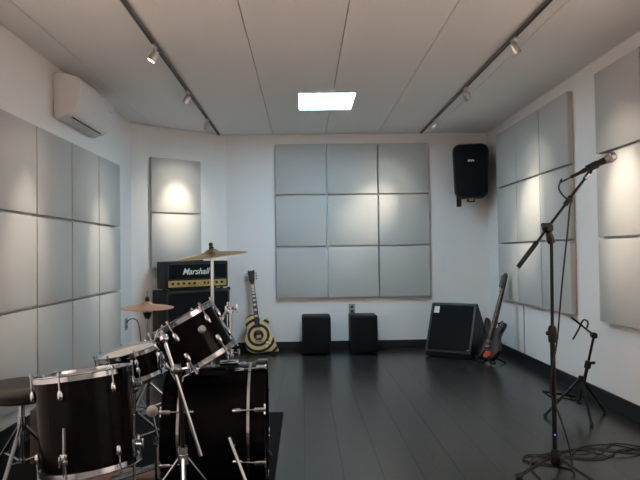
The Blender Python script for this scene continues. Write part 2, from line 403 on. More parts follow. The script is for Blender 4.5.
MB().box((XL + 0.062, 4.7625, 2.145 - 0.004), (0.075, 0.64, 0.007), Matrix.Rotation(math.radians(-6), 3, 'Y'), 0.002).build('louver', 'whiteplastic', ac)
MB().box((XL + 0.2035, 5.03, 2.145 + 0.17), (0.002, 0.06, 0.012)).build('badge', 'silver', ac, smooth=False)

# ------------------------------------------------------------------ wall outlets
def outlet(pos, rotz, label):
    o = thing('wall_outlet', label, 'outlet', pos, 'wall outlets'); R = Matrix.Rotation(rotz, 3, 'Z'); c = V(pos)
    MB().box(c, (0.075, 0.012, 0.118), R, 0.004).build('cover_plate', 'plate', o)
    for dz in (-.026, .026):
        s = MB().box(c + R @ V((0, -.007, dz)), (0.034, 0.005, 0.030), R, 0.002).build('socket', 'trimgrey', o)
    return o
outlet((0.549, YB - 0.006, 0.470), 0, 'small wall outlet on the back wall above the right black cabinet')
outlet((XL + 0.006, 6.113, 0.440), PI / 2, 'small wall outlet near the angled corner behind the hi-hat')
tag(MB().tube([(XL + .016, 6.113, .462), (XL + .05, 6.12, .49), (XL + .10, 6.16, .47), (XL + .12, 6.19, .36), (XL + .13, 6.2, .2), (XL + .14, 6.2, .05), (XL + .18, 6.17, .008), (XL + .24, 6.12, .006)], 0.005).build('power_cable', 'rubber', None, (XL + .13, 6.2, 0)),
    'thin black power cable plugged into the outlet near the angled corner', 'cable')

# ------------------------------------------------------------------ guitar amplifier
aR = Matrix.Rotation(AANG, 3, 'Z')
FL = V((-1.412, 6.199, 0)); fc = FL + AD * 0.38          # middle of the cabinet's front face, floor level
def amp_box(m, u, d, z, w, dep, h, bev=0.0, off=0.0):     # u along the front, d back from the front face
    return m.box(fc + AD * u - AN * (d + dep / 2) + V((0, 0, z + h / 2)), (w, dep, h), aR, bev)
cab = thing('speaker_cabinet', 'tall black guitar speaker cabinet in the angled corner', 'speaker cabinet', fc - AN * .16)
amp_box(MB(), 0, .012, .035, .76, .315, .72, .012).build('body', 'tolex', cab)
amp_box(MB(), 0, .004, .065, .70, .012, .66).build('grille', 'grille', cab, smooth=False)
m = MB()
for u, z, w, h in ((0, .042, .74, .018), (0, .73, .74, .018), (-.361, .06, .018, .67), (.361, .06, .018, .67)): amp_box(m, u, 0, z, w, .014, h)
m.build('piping', 'trimgrey', cab, smooth=False)
for u in (-.32, .32):
    for d in (.06, .28):
        MB().rod(fc + AD * u - AN * d, fc + AD * u - AN * d + V((0, 0, .036)), .024).build('caster', 'rubber', cab)
amp_box(MB(), -.382, .12, .40, .012, .12, .05, .004).build('side_handle', 'black', cab)
for u in (-.37, .37):
    for z in (.045, .745):
        amp_box(MB(), u, .006, z - .012, .036, .03, .036, .006).build('corner_cap', 'black', cab)
head = thing('amplifier_head', 'black amplifier head with white script and gold control strip on the cabinet', 'amplifier', fc - AN * .16 + V((0, 0, .755)))
z0 = .763
for u in (-.30, .30):
    for d in (.05, .2): MB().rod(fc + AD * u - AN * d + V((0, 0, .755)), fc + AD * u - AN * d + V((0, 0, .775)), .016).build('rubber_foot', 'rubber', head)
amp_box(MB(), -.005, .012, z0 + .01, .735, .215, .285, .012).build('body', 'tolex', head)
amp_box(MB(), -.005, .004, z0 + .115, .67, .012, .145).build('front_panel', 'grille', head, smooth=False)
m = MB()
for u, z, w, h in ((0, .262, .69, .008), (0, .103, .69, .008), (-.341, .103, .008, .167), (.341, .103, .008, .167)): amp_box(m, u - .005, 0, z0 + z, w, .012, h)
m.build('piping', 'trimgrey', head, smooth=False)
gp = amp_box(MB(), -.005, .006, z0 + .028, .68, .010, .068).build('control_panel', 'gold', head, smooth=False)
for i in range(8):
    p = fc + AD * (-.30 + .062 * i + (.14 if i > 4 else 0)) - AN * .006 + V((0, 0, z0 + .064))
    MB().lathe(p, AN, [(.013, 0), (.012, .014), (0, .015)], 14).build('knob', 'black', gp)
for i in range(2):
    amp_box(MB(), .065 + .045 * i, -.006, z0 + .054, .018, .012, .022, .002).build('switch', 'black', gp)
T = Matrix.Translation(fc + AN * .001 - AD * .040 + V((0, 0, z0 + .185))) @ aR.to_4x4() @ Matrix.Rotation(PI / 2, 4, 'X')
text_part('Marshall', .092, 'script', head, T, 0.35)
# small lights of the trade: the handle on the top
amp_box(MB(), -.005, .09, z0 + .295, .22, .03, .014, .005).build('top_handle', 'black', head)

# ------------------------------------------------------------------ electric guitars
def guitar(name, label, outline, T, th, top_mat, side_mat, scale_neck, group=None, head_flip=1):
    root = thing(name, label, 'guitar', T.translation, group)
    ob = MB().prism(outline, Matrix.Identity(4), th, 0.006)
    def part(mb, nm, m, par=root):
        o = mb.build(nm, m, None, (0, 0, 0)); o.parent = par
        return o
    R0 = T.to_quaternion(); root.rotation_mode = 'QUATERNION'; root.rotation_quaternion = R0
    body = part(ob, 'body', top_mat)
    nz0, nz1 = scale_neck
    part(MB().add([(-.028, -.004, nz0), (.028, -.004, nz0), (.022, -.004, nz1), (-.022, -.004, nz1), (-.026, .022, nz0), (.026, .022, nz0), (.018, .016, nz1), (-.018, .016, nz1)],
                  [(0, 1, 2, 3), (7, 6, 5, 4), (0, 4, 5, 1), (1, 5, 6, 2), (2, 6, 7, 3), (3, 7, 4, 0)]), 'neck', 'darkbody')
    fb = part(MB().add([(-.028, -.010, nz0 - .06), (.028, -.010, nz0 - .06), (.022, -.010, nz1), (-.022, -.010, nz1), (-.028, -.003, nz0 - .06), (.028, -.003, nz0 - .06), (.022, -.003, nz1), (-.022, -.003, nz1)],
                  [(0, 1, 2, 3), (7, 6, 5, 4), (0, 4, 5, 1), (1, 5, 6, 2), (2, 6, 7, 3), (3, 7, 4, 0)]), 'fretboard', 'ebony')
    return root, part, fb, body
lp_out = catmull([(0, 0), (.085, .002), (.150, -.008), (.196, -.010), (.202, .008), (.186, .055), (.168, .125), (.152, .195), (.124, .245), (.118, .285), (.132, .325), (.140, .362), (.128, .384), (.100, .372), (.066, .348), (.036, .352),
                  (.030, .40), (0, .425), (-.05, .438), (-.100, .420), (-.130, .375), (-.132, .325), (-.120, .280), (-.126, .240), (-.152, .195), (-.165, .125), (-.142, .055), (-.085, .010)], 4)
# stands on the floor, leans back on the wall, tipped a little to the left
ax = V((-0.115, 0.185, 0.93)).normalized(); ay = V((0, 1, 0)); ax_x = ay.cross(ax).normalized(); ay = ax.cross(ax_x)
T = Matrix((ax_x, ay, ax)).transposed().to_4x4(); T.translation = V((-0.500, 6.790, 0.022))
g, gpart, fb, gbody = guitar('electric_guitar', 'cream and black bullseye electric guitar leaning on the back wall', lp_out, T, 0.048, 'bullseye', 'black', (.36, .79))
for i in range(9):
    zz = .40 + .37 * (1 - 0.86 ** i) / (1 - 0.86 ** 9)
    o = MB().box((0, -.0108, zz + .012), (.036, .002, .023)).build('fret_inlay', 'ivory', None, (0, 0, 0), smooth=False); o.parent = fb
hs = [(-.021, .785), (.021, .785), (.030, .82), (.040, .93), (.026, .945), (.010, .930), (0, .940), (-.010, .930), (-.026, .945), (-.040, .93), (-.030, .82)]
hd = gpart(MB().prism(hs, Matrix.Translation((0, -.004, 0)), .015, .002), 'headstock', 'ebony')
for sx in (-1, 1):
    for k in range(3):
        o = MB().lathe((sx * .036, .004, .835 + .034 * k), (sx, 0, 0), [(.004, 0), (.004, .012), (.010, .014), (.010, .024), (0, .026)], 10).build('tuning_peg', 'chrome', None, (0, 0, 0)); o.parent = hd
for zz in (.215, .30): gpart(MB().box((0, -.006, zz), (.070, .014, .036), None, .003), 'pickup', 'black')
gpart(MB().box((0, -.008, .165), (.080, .016, .014), None, .003), 'bridge', 'chrome')
gpart(MB().box((0, -.008, .125), (.085, .014, .012), None, .003), 'tailpiece', 'chrome')
for kx, kz in ((.085, .105), (.120, .135), (.075, .060), (.115, .090)): gpart(MB().lathe((kx, 0, kz), (0, -1, 0), [(.012, 0), (.010, .014), (0, .015)], 12), 'control_knob', 'ivory')
m = MB()
for i in range(6): m.tube([(-.0175 + .007 * i, -.017, .13), (-.0175 + .007 * i, -.013, .5), (-.015 + .006 * i, -.012, .79)], .0006, 4, 1)
gpart(m, 'strings', 'silver')

# dark guitar on a small stand by the wedge monitor
st_out = catmull([(0, 0), (.09, .012), (.145, .06), (.160, .125), (.142, .19), (.118, .235), (.122, .285), (.150, .345), (.152, .385), (.128, .392), (.085, .355), (.040, .332), (0, .33), (-.040, .335),
                  (-.080, .37), (-.125, .435), (-.155, .445), (-.163, .405), (-.145, .33), (-.118, .265), (-.122, .225), (-.148, .175), (-.160, .115), (-.140, .055), (-.09, .012)], 4)
p0, p1 = V((1.762, 5.93, .048)), V((2.075, 6.14, .91))
ax = (p1 - p0).normalized(); fn = V((-1.0, -0.38, 0)); fn = (fn - ax * fn.dot(ax)).normalized(); ay = -fn; ax_x = ay.cross(ax).normalized()
T = Matrix((ax_x, ay, ax)).transposed().to_4x4(); T.translation = p0
TG = T.copy()
g, gpart, fb, gbody = guitar('electric_guitar', 'dark electric guitar with a red patch on its lower body beside the wedge monitor', st_out, T, 0.045, 'darkbody', 'black', (.30, .74))
hs = [(-.021, .735), (.021, .735), (.026, .77), (.018, .90), (-.012, .925), (-.042, .91), (-.050, .85), (-.038, .775)]
hd = gpart(MB().prism(hs, Matrix.Translation((0, -.004, 0)), .015, .002), 'headstock', 'darkbody')
for k in range(6):
    o = MB().lathe((-.046, .004, .785 + .022 * k), (-1, 0, 0), [(.004, 0), (.004, .012), (.009, .014), (.009, .024), (0, .026)], 8).build('tuning_peg', 'dullchrome', None, (0, 0, 0)); o.parent = hd
for i in range(9):
    zz = .33 + .37 * (1 - 0.86 ** i) / (1 - 0.86 ** 9)
    o = MB().lathe((0, -.0098, zz + .012), (0, -1, 0), [(.004, 0), (.004, .001), (0, .001)], 8).build('fret_dot', 'ivory', None, (0, 0, 0)); o.parent = fb
rp = gpart(MB().prism(catmull([(-.02, .03), (.04, .03), (.065, .055), (.06, .085), (.02, .095), (-.02, .085), (-.035, .055)], 3), Matrix.Translation((0, -.004, 0)), .005), 'lower_plate', 'redpatch')  # red patch, a thin raised shape on the body front
rp['label'] = 'glossy red patch'
for zz in (.17, .22, .27): gpart(MB().box((0, -.005, zz), (.072, .012, .022), None, .003), 'pickup', 'black')
gpart(MB().box((0, -.007, .135), (.075, .016, .020), None, .003), 'bridge', 'dullchrome')
m = MB()
for i in range(6): m.tube([(-.0175 + .007 * i, -.015, .13), (-.0175 + .007 * i, -.013, .5), (-.015 + .006 * i, -.012, .75)], .0006, 4, 1)
gpart(m, 'strings', 'silver')
gs = thing('guitar_stand', 'low black tubular guitar stand holding the dark guitar', 'guitar stand', (p0.x, p0.y, 0))
def tg(x, y, z): return TG @ V((x, y, z))
back = tg(0, .17, .0); back.z = .012
MB().tube([tg(-.10, -.045, .035), tg(-.10, -.012, -.014), tg(-.10, .05, -.016), tg(-.05, .075, 0.02), tg(.05, .075, .02), tg(.10, .05, -.016), tg(.10, -.012, -.014), tg(.10, -.045, .035)], .009, 8, 4).build('cradle', 'rubber', gs)
MB().tube([tg(0, .072, .02), tg(0, .075, .2), tg(0, .062, .40)], .008, 8, 3).build('upright', 'blackmetal', gs)
MB().tube([tg(-.06, .05, .42), tg(0, .060, .40), tg(.06, .05, .42)], .008, 8, 3).build('back_rest', 'rubber', gs)
for sx, sy in ((-.17, -.06), (.17, -.06), (0, .26)):
    q = tg(sx, sy, 0); q.z = .011
    lg = MB().rod(tg(0, .074, .06), q, .008).build('leg', 'blackmetal', gs)
    MB().ball(q, .011).build('rubber_foot', 'rubber', lg)

# ------------------------------------------------------------------ wedge monitor
wy = math.radians(-35); wc = V((1.292, 6.490, 0))          # front-left floor corner
wd = V((math.cos(wy), math.sin(wy), 0)); wn = V((-wd.y, wd.x, 0))   # along the front, and to the back
WW = 0.50
wm = thing('wedge_monitor', 'large black wedge floor monitor with a white sticker in its top corner', 'speaker', wc + wd * WW / 2 + wn * .2)
def wp(u, v, z): return wc + wd * u + wn * v + V((0, 0, z))
prof = [(0.0, .012), (-.005, .06), (.215, .555), (.245, .56), (.43, .33), (.44, .012)]
m = MB(); n = len(prof)
m.add([wp(0, a, b) for a, b in prof] + [wp(WW, a, b) for a, b in prof], [tuple(range(n)), tuple(range(2 * n - 1, n - 1, -1))] + [(i, (i + 1) % n, (i + 1) % n + n, i + n) for i in range(n)])
m.build('body', 'tolex', wm, smooth=False)
fv = V((.22, .495)).normalized(); fnv = V((-fv.y, fv.x))    # face direction and outward normal in (v,z)
def wf(u, s, o): return wp(u, -.005 + fv.x * s + fnv.x * o, .06 + fv.y * s + fnv.y * o)
def wslab(u0, u1, s0, s1, t, o0=0.0):
    vs = [wf(u, s, o) for u in (u0, u1) for s in (s0, s1) for o in (o0, o0 + t)]
    return MB().add(vs, [(0, 1, 3, 2), (4, 6, 7, 5), (0, 4, 5, 1), (2, 3, 7, 6), (0, 2, 6, 4), (1, 5, 7, 3)])
wslab(.025, WW - .025, .03, .515, .008).build('grille', 'grille', wm, smooth=False)
for u in (.0, WW - .02): wslab(u, u + .02, .0, .54, .012).build('edge_trim', 'trimgrey', wm, smooth=False)
wslab(.0, WW, .522, .54, .012).build('edge_trim', 'trimgrey', wm, smooth=False)
wslab(.035, .095, .43, .505, .002, .009).build('sticker', 'paper', wm, smooth=False)
MB().ball(wf(WW - .035, .03, .012), .013).build('screw_cap', 'chrome', wm)
for u in (.05, WW - .05):
    for v in (.05, .39): MB().rod(wp(u, v, 0), wp(u, v, .02), .018).build('rubber_foot', 'rubber', wm)

# ------------------------------------------------------------------ wall loudspeaker
pa = thing('wall_loudspeaker', 'black moulded loudspeaker hung high on the back wall near the right corner', 'speaker', (1.90, YB - .16, 1.70))
pr = math.radians(-14); R4 = Matrix.Translation((1.868, 6.66, 2.015)) @ Matrix.Rotation(pr, 4, 'Z') @ Matrix.Rotation(math.radians(3), 4, 'X')
out = []
for x, z in rounded_rect(.395, .61, .085, 6):
    out.append((x * (1.0 if z > 0 else 1 - .10 * (-z / .30)), z))
MB().prism(out, R4, .30, .03).build('cabinet', 'black', pa)
out2 = [(x * .90, z * .93 + .004) for x, z in out]
gr = MB().prism(out2, R4 @ Matrix.Translation((0, -.010, 0)), .014, .005).build('grille', 'grille', pa)
for dx, wd_, in ((-.020, .020), (.003, .016), (.026, .018)):
    MB().prism(rounded_rect(wd_, .024, .006, 3), R4 @ Matrix.Translation((dx, -.014, .115)), .005).build('badge', 'script', gr)
MB().prism(rounded_rect(.055, .14, .012, 3), R4 @ Matrix.Translation((-.135, .02, -.325)), .06).build('bracket_leg', 'black', pa)
MB().prism(rounded_rect(.05, .045, .012, 3), R4 @ Matrix.Translation((.0, .05, -.31)), .06).build('bracket_pivot', 'bronze', pa)
MB().tube([R4 @ V((.0, .10, -.30)), R4 @ V((.0, .20, -.33)), V((1.965, YB - .01, 1.78))], .016, 8, 4).build('bracket_arm', 'blackmetal', pa)
MB().box((1.965, YB - .006, 1.80), (.09, .010, .20), None, .003).build('wall_plate', 'blackmetal', pa)

# ------------------------------------------------------------------ two small cabinets by the back wall
def small_cab(x0, x1, yf, zt, label):
    xc = (x0 + x1) / 2; b = thing('speaker_cube', label, 'speaker', (xc, yf + .15, 0), 'small cabinets by the back wall')
    MB().box((xc, yf + .155, zt / 2 + .006), (x1 - x0, .29, zt - .014), None, .018).build('body', 'tolex', b)
    MB().box((xc, yf + .008, zt / 2 + .004), (x1 - x0 - .03, .016, zt - .05), None, .005).build('grille', 'grille', b)
    for sx in (-1, 1):
        for sy in (.05, .25): MB().rod((xc + sx * .12, yf + sy, 0), (xc + sx * .12, yf + sy, .016), .016).build('rubber_foot', 'rubber', b)
small_cab(-.035, .285, 6.66, .432, 'small black boxy cabinet by back wall, nearer the bullseye guitar')
small_cab(.497, .800, 6.64, .432, 'small black boxy cabinet by back wall, under the outlet')

# ------------------------------------------------------------------ drum kit
RUGZ = 0.008
rug = MB().box((-.93, 3.17, .004), (1.54, 2.24, .008), None, .002).build('rug', 'rug', None, (-.93, 3.17, 0)); tag(rug, 'black rug under the drum kit', 'rug')
board = MB().box((-.91, 3.08, RUGZ + .006), (.42, .24, .012), None, .002).build('wooden_board', 'ply', None, (-.91, 3.08, RUGZ)); tag(board, 'brown board on the rug between floor tom and bass drum', 'board')

def drum(root, C, A, r, depth, lugs, head_top, head_bot, hoop='chrome', hoop_w=.028, phase=0.0, long_lug=False, shell='lacquer', claw=False):
    """C centre of the shell, A axis pointing to the batter head"""
    a, u, v = frame(A); C = V(C); h = depth / 2
    MB().lathe(C, a, [(r, -h + .004), (r, h - .004), (r - .008, h), (r - .008, -h)], 56, True).build('shell', shell, root)
    for s, hm, nm in ((1, head_top, 'batter_head'), (-1, head_bot, 'resonant_head')):
        MB().lathe(C + a * s * (h + .001), a * s, [(0, .004), (r * .5, .004), (r - .012, .003), (r - .004, 0), (r + .002, -.006)], 56).build(nm, hm, root)
        if claw:
            ho = MB().lathe(C + a * s * h, a * s, [(r + .002, -.026), (r + .017, -.026), (r + .019, .022), (r + .004, .024)], 56, True).build('hoop', hoop, root)
            MB().lathe(C + a * s * h, a * s, [(r + .0005, -.058), (r + .006, -.058), (r + .006, -.046), (r + .0005, -.046)], 56, True).build('counter_ring', 'chrome', root)
        else:
            MB().lathe(C + a * s * h, a * s, [(r + .002, -.009), (r + .010, -.011), (r + .011, .009), (r + .016, .012), (r + .012, .015), (r + .003, .014)], 56, True).build('hoop', hoop, root)
    for i in range(lugs):
        th = phase + 2 * PI * i / lugs; d = u * math.cos(th) + v * math.sin(th)
        for s in ((1, -1) if not long_lug else (1, -1)):
            lz = h - .062 if depth > .3 else (h - .052 if depth > .2 else h * .30); lz = h - .10 if claw else lz
            c0 = C + d * (r + .008) + a * s * lz
            MB().lathe(c0 - a * .026, a, [(0, .004), (.007, .006), (.011, .014), (.012, .026), (.011, .038), (.007, .046), (0, .048)], 10).build('lug', 'chrome', root)
            rr = r + (.022 if claw else .012)
            e = C + d * rr + a * s * (h + .022)
            rod = MB().rod(C + d * (r + .012) + a * s * (lz + .02), e, .0035, None, 8).build('tension_rod', 'chrome', root)
            if claw:
                MB().box(C + d * (r + .020) + a * s * (h + .002), (.022, .022, .050), a.to_track_quat('Z', 'Y').to_matrix(), .004).build('claw', 'chrome', rod)
                MB().rod(e - u * .0 - a.cross(d) * .022, e + a.cross(d) * .022, .005, None, 8).build('wing_key', 'chrome', rod)
            else:
                MB().rod(e - a * s * .006, e + a * s * .006, .006, None, 8).build('rod_head', 'chrome', rod)

def tripod(root, x, y, z_floor, z_top, z_hub, rad, phase, m, r=.009, foot='rubber', braces=True, n=3):
    for k in range(n):
        th = phase + 2 * PI * k / n; d = V((math.cos(th), math.sin(th), 0)); base = V((x, y, 0))
        q = base + d * rad + V((0, 0, z_floor + .012))
        lg = MB().rod(base + d * .014 + V((0, 0, z_top)), q, r, None, 8).build('leg', m, root)
        MB().ball(q, .013, 10, 0.9).build('rubber_foot', foot, lg)
        if braces:
            mid = base + d * (rad * .52) + V((0, 0, z_top + (z_floor + .012 - z_top) * .52))
            MB().rod(base + d * .014 + V((0, 0, z_hub)), mid, r * .6, None, 6).build('brace', m, lg)
    MB().lathe((x, y, z_top - .02), (0, 0, 1), [(0, 0), (.019, 0), (.021, .012), (.021, .036), (.016, .042), (0, .042)], 14).build('collar', m, root)
    MB().lathe((x, y, z_hub - .012), (0, 0, 1), [(0, 0), (.017, 0), (.017, .024), (0, .024)], 14).build('hub', m, root)
def wing(c, d, m='chrome', s=1.0):
    c = V(c); d = V(d).normalized(); a, u, v = frame(d)
    mb = MB().rod(c, c + a * .026 * s, .006 * s, None, 8)
    mb.box(c + a * .03 * s, (.012 * s, .006 * s, .044 * s), a.to_track_quat('X', 'Z').to_matrix(), .002 * s)
    return mb

# bass drum: axis along x, front head faces right
kr = 0.279; kc = V((-0.418, 2.95, RUGZ + .300))
ka = V((-1, -0.03, 0)).normalized()
kick = thing('bass_drum', 'large black bass drum lying on its side on the rug', 'drum', (kc.x, kc.y, RUGZ))
drum(kick, kc, ka, kr, .41, 8, 'headwhite', 'headblack', 'lacquer', .04, PI / 8 + .05, False, 'lacquer', True)
f0 = kc - ka * (.41 / 2 + .006)
MB().lathe(f0 + V((0, -.11, -.07)), -ka, [(.066, 0), (.074, 0), (.075, .006), (.066, .006)], 28, True).build('port_ring', 'chrome', kick)
MB().lathe(f0 + V((0, -.11, -.07)), -ka, [(0, .0005), (.066, .0005), (.066, .002), (0, .002)], 28).build('port_hole', 'slot', kick)
for sy, far in ((-1, False), (1, True)):
    q = kc + V((.10, sy * kr * .93, -.10 + .08)); foot = V((-.200, 2.95 + sy * .40, RUGZ + .012))
    br = MB().lathe(q - V((0, sy * .02, 0)), (0, sy, 0), [(0, 0), (.022, 0), (.024, .02), (.018, .034), (0, .036)], 14).build('spur_bracket', 'chrome', kick)
    sp = MB().rod(q + V((-.02, sy * .012, .03)), foot, .0085, None, 10).build('spur', 'chrome', kick)
    MB().ball(foot, .012).build('rubber_foot', 'rubber', sp)
# tom mount on top of the bass drum
mp = V((-.372, 2.99, RUGZ + .300 + kr))
mt = MB().box(mp + V((0, -.0, .006)), (.09, .06, .018), None, .005).build('mount_plate', 'chrome', kick)
ps = MB().rod(mp + V((0, 0, .01)), mp + V((0, 0, .300)), .0125, None, 14).build('tom_post', 'chrome', kick)
for dz in (.030, .245): MB().lathe(mp + V((0, 0, dz)), (0, 0, 1), [(.013, 0), (.022, .002), (.022, .036), (.013, .038)], 14).build('post_collar', 'chrome', ps)
wing(mp + V((.018, -.004, .05)), (1, -.3, 0)).build('wing_nut', 'chrome', ps)
wing(mp + V((.018, -.01, .27)), (.7, -.7, 0)).build('wing_nut', 'chrome', ps)

# rack tom
ta = V((-.490, 0.0, .872)).normalized(); tr = .143
tc = V((-.497, 2.72, .745))
tom = thing('rack_tom', 'black rack tom tilted above the bass drum', 'drum', (tc.x, tc.y, tc.z - .17))
drum(tom, tc, ta, tr, .201, 6, 'headwhite', 'headclear', 'chrome', .028, PI / 6 + .35)
MB().box(tc + V((.617, .707, .346)) * (tr + .01) , (.03, .05, .06), ta.to_track_quat('Z', 'Y').to_matrix(), .006).build('mount_bracket', 'chrome', tom)
MB().tube([tc + V((.617, .707, .346)) * (tr + .015), V((-.376, 2.88, .840)), V((-.372, 2.965, .852)), V((-.372, 2.976, .850))], .009, 8, 4).build('mount_arm', 'chrome', tom)
MB().lathe(tc + V((.06, -tr * .995, .06)), (0.1, -1, 0), [(0, .006), (.016, .005), (.019, 0)], 18).build('badge', 'chrome', tom)

# floor tom
FTP = 1.62
fa = V((-.11, .09, 1)).normalized(); fr = .190; fcn = V((-.928, 2.60, .435))
ft = thing('floor_tom', 'large black floor tom with chrome legs in the foreground', 'drum', (fcn.x, fcn.y, RUGZ))
drum(ft, fcn, fa, fr, .375, 6, 'headclear', 'headclear', 'chrome', .028, FTP)
for th in (math.radians(-94), math.radians(-8), math.radians(125)):
    d = V((math.cos(th), math.sin(th), 0)); p = fcn + d * (fr + .016)
    lg = MB().tube([p + V((0, 0, .02)), p + V((0, 0, -.30)) + d * .005, p + V((0, 0, -.36)) + d * .03, V((p.x, p.y, RUGZ + .012)) + d * .05], .0065, 8, 3).build('leg', 'chrome', ft)
    MB().ball(V((p.x, p.y, RUGZ + .013)) + d * .05, .013).build('rubber_foot', 'rubber', lg)
    MB().box(p - d * .004 + V((0, 0, -.10)), (.030, .030, .040), Matrix.Rotation(th, 3, 'Z'), .005).build('leg_bracket', 'chrome', ft)
    wing(p + V((0, 0, -.10)) + d * .008, d).build('wing_nut', 'chrome', lg)

# snare on its stand
sa = V((-.20, -.055, .97)).normalized(); sr = .168; sc_ = V((-.975, 3.42, .520))
sn = thing('snare_drum', 'white-headed snare drum tilted on its stand behind the floor tom', 'drum', sc_ - sa * .07)
drum(sn, sc_, sa, sr, .135, 8, 'headwhite', 'headclear', 'chrome', .028, .2, False, 'lacquer')
MB().box(sc_ + V((1, -.3, .15)).normalized() * (sr + .014), (.022, .04, .09), None, .004).build('snare_strainer', 'chrome', sn)
ss = thing('snare_stand', 'chrome tripod stand under the snare drum', 'stand', (-.965, 3.44, RUGZ))
MB().rod((-.965, 3.44, .10), (-.965, 3.44, .36), .012).build('tube', 'dullchrome', ss)
tripod(ss, -.965, 3.44, RUGZ, .24, .10, .24, .4, 'dullchrome')
bp = sc_ - sa * .088
MB().ball((-.965, 3.44, .375), .026).build('tilter', 'dullchrome', ss)
for k in range(3):
    th = .5 + k * 2 * PI / 3; a_, u_, v_ = frame(sa); d = u_ * math.cos(th) + v_ * math.sin(th)
    MB().tube([V((-.965, 3.44, .375)), bp + d * .06 - sa * .035, bp + d * (sr - .005) - sa * .012, bp + d * (sr + .020) + sa * .005, bp + d * (sr + .022) + sa * .030], .006, 8, 4).build('basket_arm', 'dullchrome', ss)

# throne
th_ = thing('drum_throne', 'round black padded drum stool at the left edge', 'stool', (-1.385, 3.0, RUGZ))
MB().lathe((-1.385, 3.0, .430), (0, 0, 1), [(0, 0), (.14, 0), (.165, .010), (.176, .034), (.174, .062), (.158, .080), (.10, .088), (0, .090)], 40).build('seat', 'vinyl', th_)
MB().lathe((-1.385, 3.0, .445), (0, 0, 1), [(.1735, 0), (.178, .004), (.1775, .010)], 40).build('seat_piping', 'vinyl', th_)
MB().rod((-1.385, 3.0, .12), (-1.385, 3.0, .432), .0135).build('post', 'chrome', th_)
MB().lathe((-1.385, 3.0, .405), (0, 0, 1), [(0, 0), (.03, 0), (.05, .025), (0, .025)], 16).build('seat_clamp', 'blackmetal', th_)
MB().lathe((-1.385, 3.0, .315), (0, 0, 1), [(0, 0), (.021, 0), (.021, .03), (0, .03)], 14).build('height_collar', 'chrome', th_)
tripod(th_, -1.385, 3.0, RUGZ, .30, .13, .25, .55, 'dullchrome', .010)
bx = MB().box((-1.395, 3.40, .155), (.20, .16, .285), Matrix.Rotation(.12, 3, 'Z'), .004).build('box', 'card', None, (-1.395, 3.40, RUGZ)); tag(bx, 'dull brown box standing behind the drum stool', 'box')

# kick pedal
kp = thing('kick_pedal', 'chrome kick pedal at the back of the bass drum', 'pedal', (-.80, 2.97, RUGZ + .012))
zb = RUGZ + .013
MB().box((-.81, 2.97, zb + .006), (.25, .09, .010), None, .002).build('base_plate', 'blackmetal', kp)
MB().box((-.84, 2.97, zb + .050), (.24, .080, .010), Matrix.Rotation(math.radians(-16), 3, 'Y'), .003).build('footboard', 'dullchrome', kp)
for sy in (-.05, .05): MB().rod((-.715, 2.97 + sy, zb + .005), (-.715, 2.97 + sy, zb + .205), .010).build('post', 'chrome', kp)
MB().rod((-.715, 2.91, zb + .195), (-.715, 3.03, zb + .195), .008).build('axle', 'chrome', kp)
MB().lathe((-.715, 2.965, zb + .195), (0, 1, 0), [(0, 0), (.030, 0), (.030, .014), (0, .014)], 18).build('cam', 'dullchrome', kp)
sh = MB().rod((-.715, 2.972, zb + .19), (-.745, 2.972, zb + .33), .005).build('beater_shaft', 'chrome', kp)
MB().ball((-.747, 2.972, zb + .345), .028, 14).build('beater', 'headwhite', kp)

# cymbals and stands
def cymbal(name, label, c, tilt, r, m, bell=.10):
    a = V(tilt).normalized(); t = thing(name, label, 'cymbal', c)
    b = r * .22
    pr_ = [(.006, .040), (b * .5, .036), (b * .8, .028), (b, .020), (r * .5, .013), (r * .8, .005), (r, -.004)]
    MB().lathe(c, a, pr_ + [(q, z - .0022) for q, z in reversed(pr_)], 56, True).build('plate', m, t)
    MB().lathe(V(c) + a * .040, a, [(0, 0), (.014, 0), (.015, .010), (0, .011)], 14).build('felt', 'felt', t)
    return t, a
cr = V((-.545, 3.60, 1.118))
ct, ca = cymbal('crash_cymbal', 'shiny brass crash cymbal in front of the amplifier head', cr, (-.10, -.06, 1), .212, 'brass')
cs = thing('cymbal_stand', 'chrome cymbal stand carrying the brass crash cymbal', 'stand', (-.545, 3.60, RUGZ))
MB().rod((-.545, 3.60, .10), (-.545, 3.60, .62), .0145).build('lower_tube', 'chrome', cs)
MB().rod((-.545, 3.60, .60), (-.545, 3.60, 1.103), .0105).build('upper_tube', 'chrome', cs)
MB().lathe((-.545, 3.60, .60), (0, 0, 1), [(0, 0), (.021, 0), (.021, .04), (0, .04)], 14).build('clamp', 'chrome', cs)
MB().rod(cr - ca * .02, cr + ca * .070, .004).build('threaded_rod', 'chrome', cs)
MB().lathe(cr + ca * .0515, ca, [(0, 0), (.011, 0), (.013, .012), (.009, .024), (0, .025)], 12).build('wing_nut', 'black', cs)
MB().lathe(cr - ca * .012, ca, [(0, 0), (.016, 0), (.014, .026), (0, .026)], 14).build('cup_washer', 'felt', cs)
tripod(cs, -.545, 3.60, RUGZ, .34, .11, .26, 1.2, 'chrome')
hh = V((-1.070, 4.15, .772))
ht, ha = cymbal('hi_hat_cymbal', 'dull bronze cymbal behind the snare drum', hh, (.01, -.02, 1), .176, 'bronze')
MB().lathe(hh, ha, [(.008, -.018), (.04, -.014), (.10, -.010), (.174, -.0065), (.174, -.009), (.10, -.0125), (.04, -.017), (.008, -.021)], 48, True).build('lower_plate', 'bronze', ht)
hs_ = thing('hi_hat_stand', 'chrome stand with black fittings carrying the bronze cymbal', 'stand', (-1.07, 4.15, RUGZ))
MB().rod((-1.07, 4.15, .06), (-1.07, 4.15, .70), .0125).build('tube', 'dullchrome', hs_)
